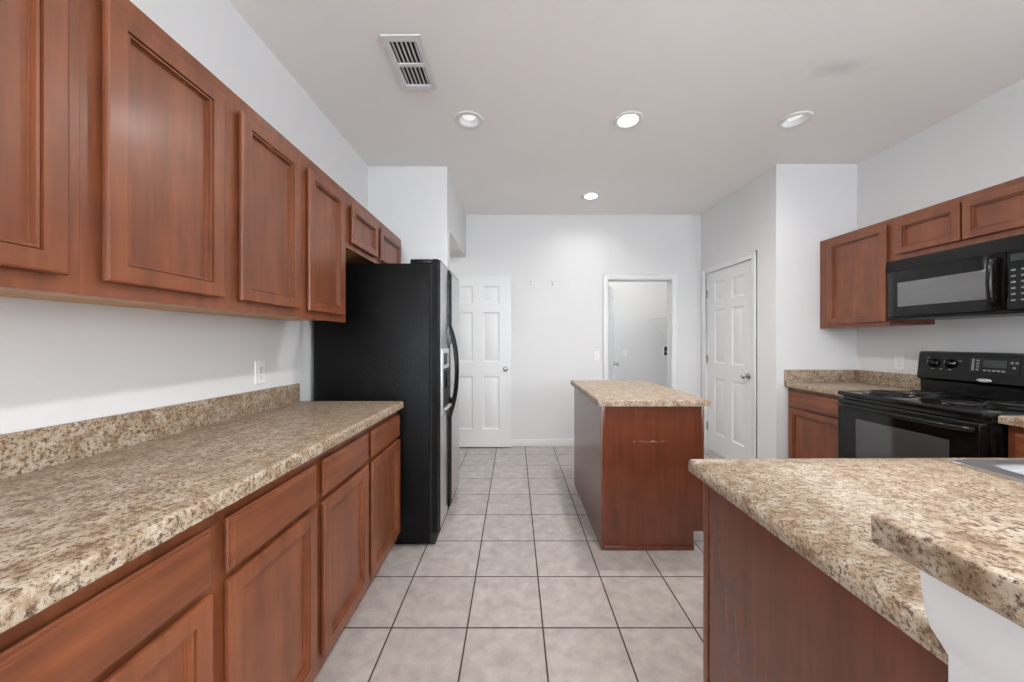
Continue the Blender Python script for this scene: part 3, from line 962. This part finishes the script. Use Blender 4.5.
vt = thing('air_vent', (-.558, 1.89, H), 'white louvred air vent in the ceiling at upper left', 'air vent')
VX0, VX1, VY0, VY1 = -.656, -.460, 1.705, 2.078
mb = MB(); framed(mb, lambda u, v, w: (u, v, H - .009 - w), VX0, VX1, VY0, VY1, [(VX0 + .03, VX1 - .03, VY0 + .035, 1.882), (VX0 + .03, VX1 - .03, 1.902, VY1 - .035)], -.0085)
mb.build('frame', 'wall', vt)
MB().box(VX0 + .025, VX1 - .025, VY0 + .03, VY1 - .03, H - .0008, H - .0002).build('duct_shade', 'hole_shade', vt)  # flat dark sheet painted in place of the shade behind the slats
for (a, b) in ((VY0 + .035, 1.882), (1.902, VY1 - .035)):
    for i in range(6):
        x = VX0 + .030 + (VX1 - VX0 - .06) * (i + .5) / 6
        mb = MB(); mb.box(x - .0065, x + .0065, a, b, H - .0068, H - .0056, rot=Matrix.Rotation(math.radians(28), 3, 'Y'), pivot=Vector((x, a, H - .0062)))
        mb.build('slat', 'wall', vt)

def outlet(fm, u, v, label, name='wall_outlet', cat='wall outlet', kind='outlet', group=None):
    p = fm(u, v, 0)
    t = thing(name, p, label, cat, group)
    mb = MB(); ring_front(mb, fm, u - .035, u + .035, v - .0575, v + .0575, [(0, .0003), (0, .003), (.003, .0055)]); mb.build('plate', 'plate', t)
    if kind == 'outlet':
        for dv in (-.021, .021):
            mb = MB(); ring_front(mb, fm, u - .016, u + .016, v + dv - .0145, v + dv + .0145, [(0, .0056), (0, .0075), (.002, .0082)]); so = mb.build('socket', 'plate', t)
            for du in (-.006, .006):
                mb = MB(); ring_front(mb, fm, u + du - .0011, u + du + .0011, v + dv - .004, v + dv + .005, [(0, .0083), (0, .0086)]); mb.build('slot', 'black_matte', so)
            q = fm(u, v + dv - .0085, .0083)
            ax = Vector(fm(0, 0, 1)) - Vector(fm(0, 0, 0))
            mb = MB(); mb.lathe([(.0022, 0), (.0022, .0004)], q, ax, 12); mb.build('ground_hole', 'black_matte', so)
        mb = MB(); mb.lathe([(.003, 0), (.003, .0008), (0, .001)], fm(u, v, .0055), Vector(fm(0, 0, 1)) - Vector(fm(0, 0, 0)), 12); mb.build('screw', 'nickel', t)
    else:
        mb = MB(); ring_front(mb, fm, u - .005, u + .005, v - .010, v + .012, [(0, .0056), (0, .010), (.0025, .017)]); mb.build('toggle', 'plate', t)
    return t
outlet(face_px(XL), 1.735, 1.110, 'white wall outlet above the left counter backsplash')
outlet(face_nx(XR), 2.655, 1.098, 'white wall outlet on the right wall beside the range')
outlet(face_ny(YF), .980, 1.075, 'white light switch left of the laundry doorway', 'light_switch', 'light switch', 'switch')
outlet(face_ny(6.05), 1.90, 1.045, 'white light switch on the laundry back wall, seen through the doorway', 'light_switch', 'light switch', 'switch')

for x, lab in ((.198, 'left one of two small hooks on the far wall'), (.452, 'right one of two small hooks on the far wall')):
    t = thing('wall_hook', (x, YF, 1.95), lab, 'wall hook', 'small hooks on the far wall')
    MB().box(x - .012, x + .012, YF - .004, YF - .0003, 1.925, 1.975, .0015).build('back_plate', 'nickel', t)
    mb = MB(); mb.tube([(x, YF - .004, 1.955), (x, YF - .022, 1.945), (x, YF - .034, 1.935), (x, YF - .036, 1.95), (x, YF - .034, 1.96)], .004, 8); mb.build('hook', 'nickel', t)

# laundry: wire shelf, valve box, ceiling lamp
ws = thing('wire_shelf', (2.44, 5.2, 1.61), 'white wire shelf with a slanting brace on the laundry room wall', 'wire shelf')
mb = MB()
for x in (2.250, 2.345, 2.44, 2.535, 2.63, 2.722):
    mb.tube([(x, 4.45, 1.61), (x, 5.90, 1.61)], .004, 6)
mb.tube([(2.250, 4.45, 1.585), (2.250, 5.90, 1.585)], .004, 6)
for i in range(37):
    y = 4.46 + i * .04
    if y < 5.9: mb.tube([(2.250, y, 1.585), (2.250, y, 1.613), (2.726, y, 1.613)], .002, 5)
mb.build('wire_deck', 'wire', ws)
for y in (5.86, 5.0):
    mb = MB(); mb.tube([(2.256, y, 1.58), (2.726, y, 1.18)], .007, 8); mb.build('brace', 'wire', ws)
vb = thing('valve_box', (2.65, 6.05, 1.06), 'washer valve box at the corner of the laundry back wall', 'valve box')
mb = MB(); framed(mb, face_ny(6.05 - .010), 2.570, 2.665, .99, 1.17, [(2.583, 2.652, 1.005, 1.155)], .0095); mb.build('frame', 'plate', vb)
MB().box(2.581, 2.654, 6.046, 6.0495, 1.003, 1.157).build('recess_shade', 'hole_shade', vb)  # flat dark sheet standing in for the shaded inside of the box
for x in (2.60, 2.635):
    mb = MB(); mb.lathe([(.008, 0), (.008, .03), (.013, .032), (.013, .045), (0, .046)], (x, 6.0455, 1.07), '-y', 14); mb.build('valve', 'brass', vb)

M['lit_diffuser'] = emit('lit_diffuser', (1, .97, .93, 1), 4)
def flush_light(x, y, z, label, watts):
    t = thing('flush_light', (x, y, z), label, 'ceiling light')
    mb = MB(); mb.lathe([(.15, -.0005), (.15, -.02), (.14, -.025)], (x, y, z), 'z', 36, True); mb.build('base', 'trim', t)
    mb = MB(); mb.lathe([(.135, -.0255), (.125, -.06), (.09, -.085), (.04, -.098), (0, -.10)], (x, y, z), 'z', 36); mb.build('diffuser', 'lit_diffuser', t, 50)
    d = bpy.data.lights.new('flush_lamp', 'POINT'); d.energy = watts; d.shadow_soft_size = .12; d.color = (1, .98, .95)
    o = bpy.data.objects.new('flush_lamp', d); COL.objects.link(o); o.location = (0, 0, -.25); o.parent = t
flush_light(1.75, 5.1, H, 'lit round ceiling light inside the laundry room', 5.5)
flush_light(-1.45, 3.67, 2.26, 'added unseen round ceiling light in the hall past the refrigerator', 2)  # added lamp, out of view, to brighten the pantry wall and far floor
